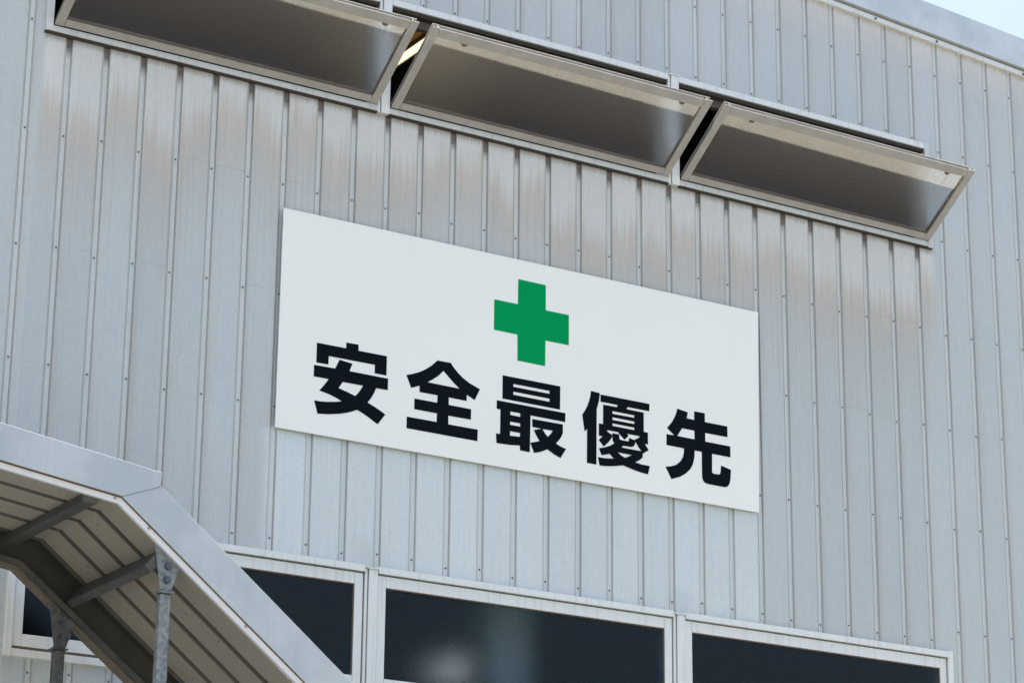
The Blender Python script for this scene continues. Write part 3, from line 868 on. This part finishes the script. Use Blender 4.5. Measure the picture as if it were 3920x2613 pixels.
# fascias (upper one laps over the steep one)
def fl(x): return 4.4835 + 0.1335 * (0.0936 - x)
def ft(x): return 4.6129 + 0.1390 * (0.2732 - x)
def sl(x): return 4.4835 - 0.7720 * (x - 0.0936)
def st(x): return 4.4721 - 0.7823 * (x - 0.3778)
m = MB(); m.xz([[(XL, fl(XL)), (0.0936, 4.4835), (0.2667, 4.5517), (0.2732, 4.6129), (XL, ft(XL))]], YO - 0.005, YO + 0.012)
m.build('fascia', FASCIA, CAN, 0.0015)
m = MB(); m.xz([[(0.0946, 4.4815), (XR, sl(XR)), (XR, st(XR)), (0.262, st(0.262)), (0.262, 4.546)]], YO - 0.0015, YO + 0.012)
m.build('fascia', FASCIA, CAN, 0.0015)
m = MB(); m.xz([[(XL, fl(XL) - 0.0085), (0.0936 - 0.004, 4.4835 - 0.0085), (XR, sl(XR) - 0.0105), (XR, sl(XR)), (0.0936, 4.4835), (XL, fl(XL))]], YO + 0.007, YO + 0.0115)
m.build('shade_line_strip', GASKET, CAN)  # brown strip toned like the shadow line above the drip edge
def lu(x): return 4.4504 + 0.1371 * (0.0787 - x)
def ld(x): return 4.4504 - 0.7700 * (x - 0.0787)
LIP = mat_lip("rust_stained_drip_edge", 0.1345, 0.771, 0.0896, 4.4755)
m = MB(); m.xz([[(XL, lu(XL)), (0.0787, 4.4504), (0.0896, 4.4750), (XL, fl(XL) - 0.0085)]], YO, YO + 0.018)
m.build('drip_edge', LIP, CAN)
m = MB(); m.xz([[(0.0790, 4.4500), (XR, ld(XR)), (XR, sl(XR) - 0.0105), (0.0900, 4.4745)]], YO, YO + 0.018)
m.build('drip_edge', LIP, CAN)
m = MB()
for x in (0.062, 0.225, 0.70, 1.2):
    z = fl(x) - 0.016 if x < 0.09 else sl(x) - 0.019
    m.hexcyl((x, YO + 0.001, z), (0, -1, 0), 0.0065, 0.004, 8)
o = m.build('rivet', TAUPE, CAN)
o['kind'] = 'stuff'

# cross beams
m = MB(); m.box(-0.072, -0.004, -1.188, -0.300, 4.443, 4.480); m.build('cross_beam', BEAM, CAN, 0.002)
def tilted_beam(x, z):                                # lower edge of the underside at (x, z)
    e = Vector((0.787, 0, -0.616)); n = Vector((0.616, 0, 0.787))
    p = Vector((x, 0, z))
    c = [p - e * 0.040, p, p + n * 0.098, p - e * 0.040 + n * 0.098]
    m = MB()
    m.hexa([(q.x, -1.178, q.z) for q in c] + [(q.x, -0.3015, q.z) for q in c])
    m.build('cross_beam', BEAM, CAN, 0.002)
tilted_beam(0.262, 4.181)
tilted_beam(0.262 + 1.15, 4.181 - 1.15 * 0.783)

# inner side beam: web, lower flange, rust spotted flashing
def poly_path(c, zc, dz_top, dz_bot):
    return None
def bz(x): return 4.3633 + 0.1371 * (0.0033 - x) if x < 0.0033 else 4.3633 - 0.7680 * (x - 0.0033)
def strip(off_t, off_b, y0, y1, name, mat, top=None):
    a, cx, b = XL, 0.0033, XR
    if top is None:
        up = [(b, bz(b) + off_t[1]), (cx + off_t[2], bz(cx) + off_t[3]), (a, bz(a) + off_t[0])]
    else:
        up = top
    lo = [(a, bz(a) + off_b[0]), (cx + off_b[2], bz(cx) + off_b[3]), (b, bz(b) + off_b[1])]
    m = MB(); m.xz([lo + up], y0, y1)
    return m.build(name, mat, CAN)
strip(None, (0, 0, 0, 0), -0.3005, -0.290, 'side_beam', WEB, [(XR, zdn(XR) - 0.002), (0.0775, 4.4595), (XL, zup(XL) - 0.002)])
strip((0.003, 0.004, 0, 0.003), (-0.017, -0.029, -0.0155, -0.0195), -0.336, -0.3008, 'beam_flange', BEAM)
strip((-0.0172, -0.0292, -0.0157, -0.0197), (-0.034, -0.053, -0.0212, -0.0340), -0.318, -0.262, 'rusty_flashing', RUST)

# posts
def post(x0, x1, y0, y1, zc, plate, bolts, nuts=False):
    GALV = GALV_DARK if nuts else globals()['GALV']
    m = MB(); m.box(x0, x1, y0, y1, 0.0, zc); p = m.build('post', GALV, CAN, 0.006)
    m = MB(); m.box(x0 - 0.012, x1 + 0.010, y0 - 0.010, y1 + 0.010, zc + 0.0004, zc + 0.007); m.build('collar', GALV, p, 0.001)
    m = MB(); m.box(x0 + 0.001, x1 - 0.001, y0 + 0.002, y1 - 0.002, zc + 0.0074, zc + 0.016); m.build('stub', GALV, p)
    m = MB(); m.xz([plate], y0 + 0.001, y0 + 0.007); m.build('bracket_plate', GALV, p, 0.001)
    for bx, bzz in bolts:
        m = MB()
        m.hexcyl((bx, y0 + 0.0008, bzz), (0, -1, 0), 0.0172, 0.003, 16)
        m.hexcyl((bx, y0 - 0.0024, bzz), (0, -1, 0), 0.0150, 0.011, 6, random.uniform(0, 1))
        if nuts:
            m.hexcyl((bx, y0 - 0.0136, bzz), (0, -1, 0), 0.008, 0.010, 12)
        m.build('bolt', BOLT, p)
BOLT = mat_plain("zinc_bolt", (0.085, 0.095, 0.115), 0.4, 0.3, 0.5, 0.3, 40.0)
post(0.3058, 0.3562, -1.1870, -1.1430, 4.0990,
     [(0.2690, 4.306), (0.3017, 4.1155), (0.3540, 4.1145), (0.3880, 4.2104), (0.3840, 4.219)], [(0.3330, 4.2149), (0.3314, 4.1558)])
OX, OZ = -0.0165, -0.0085
post(0.2036 + OX, 0.2545 + OX, -0.3400, -0.2960, 3.9845,
     [(0.1661 + OX, 4.200 + OZ), (0.1991 + OX, 4.0045 + OZ), (0.2565 + OX, 4.0055 + OZ), (0.2957 + OX, 4.1214 + OZ), (0.284 + OX, 4.131 + OZ)],
     [(0.2333 + OX, 4.1102 + OZ), (0.2322 + OX, 4.0506 + OZ)], True)

# ------------------------------------------------------------------ lamp inside, behind the middle lower window
LAMP = empty('work_lamp', (3.04, 0.95, 4.20), 'blurred lit lamp behind the frosted glass of the middle lower window', 'lamp')
m = MB()
prof = [(0.030, 0.40), (0.045, 0.36), (0.085, 0.30), (0.120, 0.24)]
N = 20
vs = []
for r, h in prof + [(q[0] - 0.004, q[1]) for q in reversed(prof)]:
    vs += [(3.04 + r * math.cos(2 * PI * k / N), 0.95 + r * math.sin(2 * PI * k / N), 4.20 + h) for k in range(N)]
fs = []
for a in range(2 * len(prof) - 1):
    for k in range(N):
        k2 = (k + 1) % N
        fs.append((a * N + k, a * N + k2, (a + 1) * N + k2, (a + 1) * N + k))
m.add(vs, fs)
m.build('lamp_shade', PILLAR, LAMP)
m = MB()
vs, fs = [], []
for a in range(7):
    t_ = PI * (a + 0.5) / 7
    vs += [(3.04 + 0.09 * math.sin(t_) * math.cos(2 * PI * k / N), 0.95 + 0.09 * math.sin(t_) * math.sin(2 * PI * k / N), 4.20 + 0.25 + 0.08 * math.cos(t_)) for k in range(N)]
for a in range(6):
    for k in range(N):
        k2 = (k + 1) % N
        fs.append((a * N + k, a * N + k2, (a + 1) * N + k2, (a + 1) * N + k))
fs += [tuple(range(N)), tuple(6 * N + k for k in reversed(range(N)))]
m.add(vs, fs)
m.build('bulb', mat_lamp((1.0, 0.93, 0.92), 0.30), LAMP)
m = MB(); m.hexcyl((3.04, 0.95, 4.59), (0, 0, 1), 0.008, 3.7, 8); m.build('hanging_rod', INNER, LAMP)
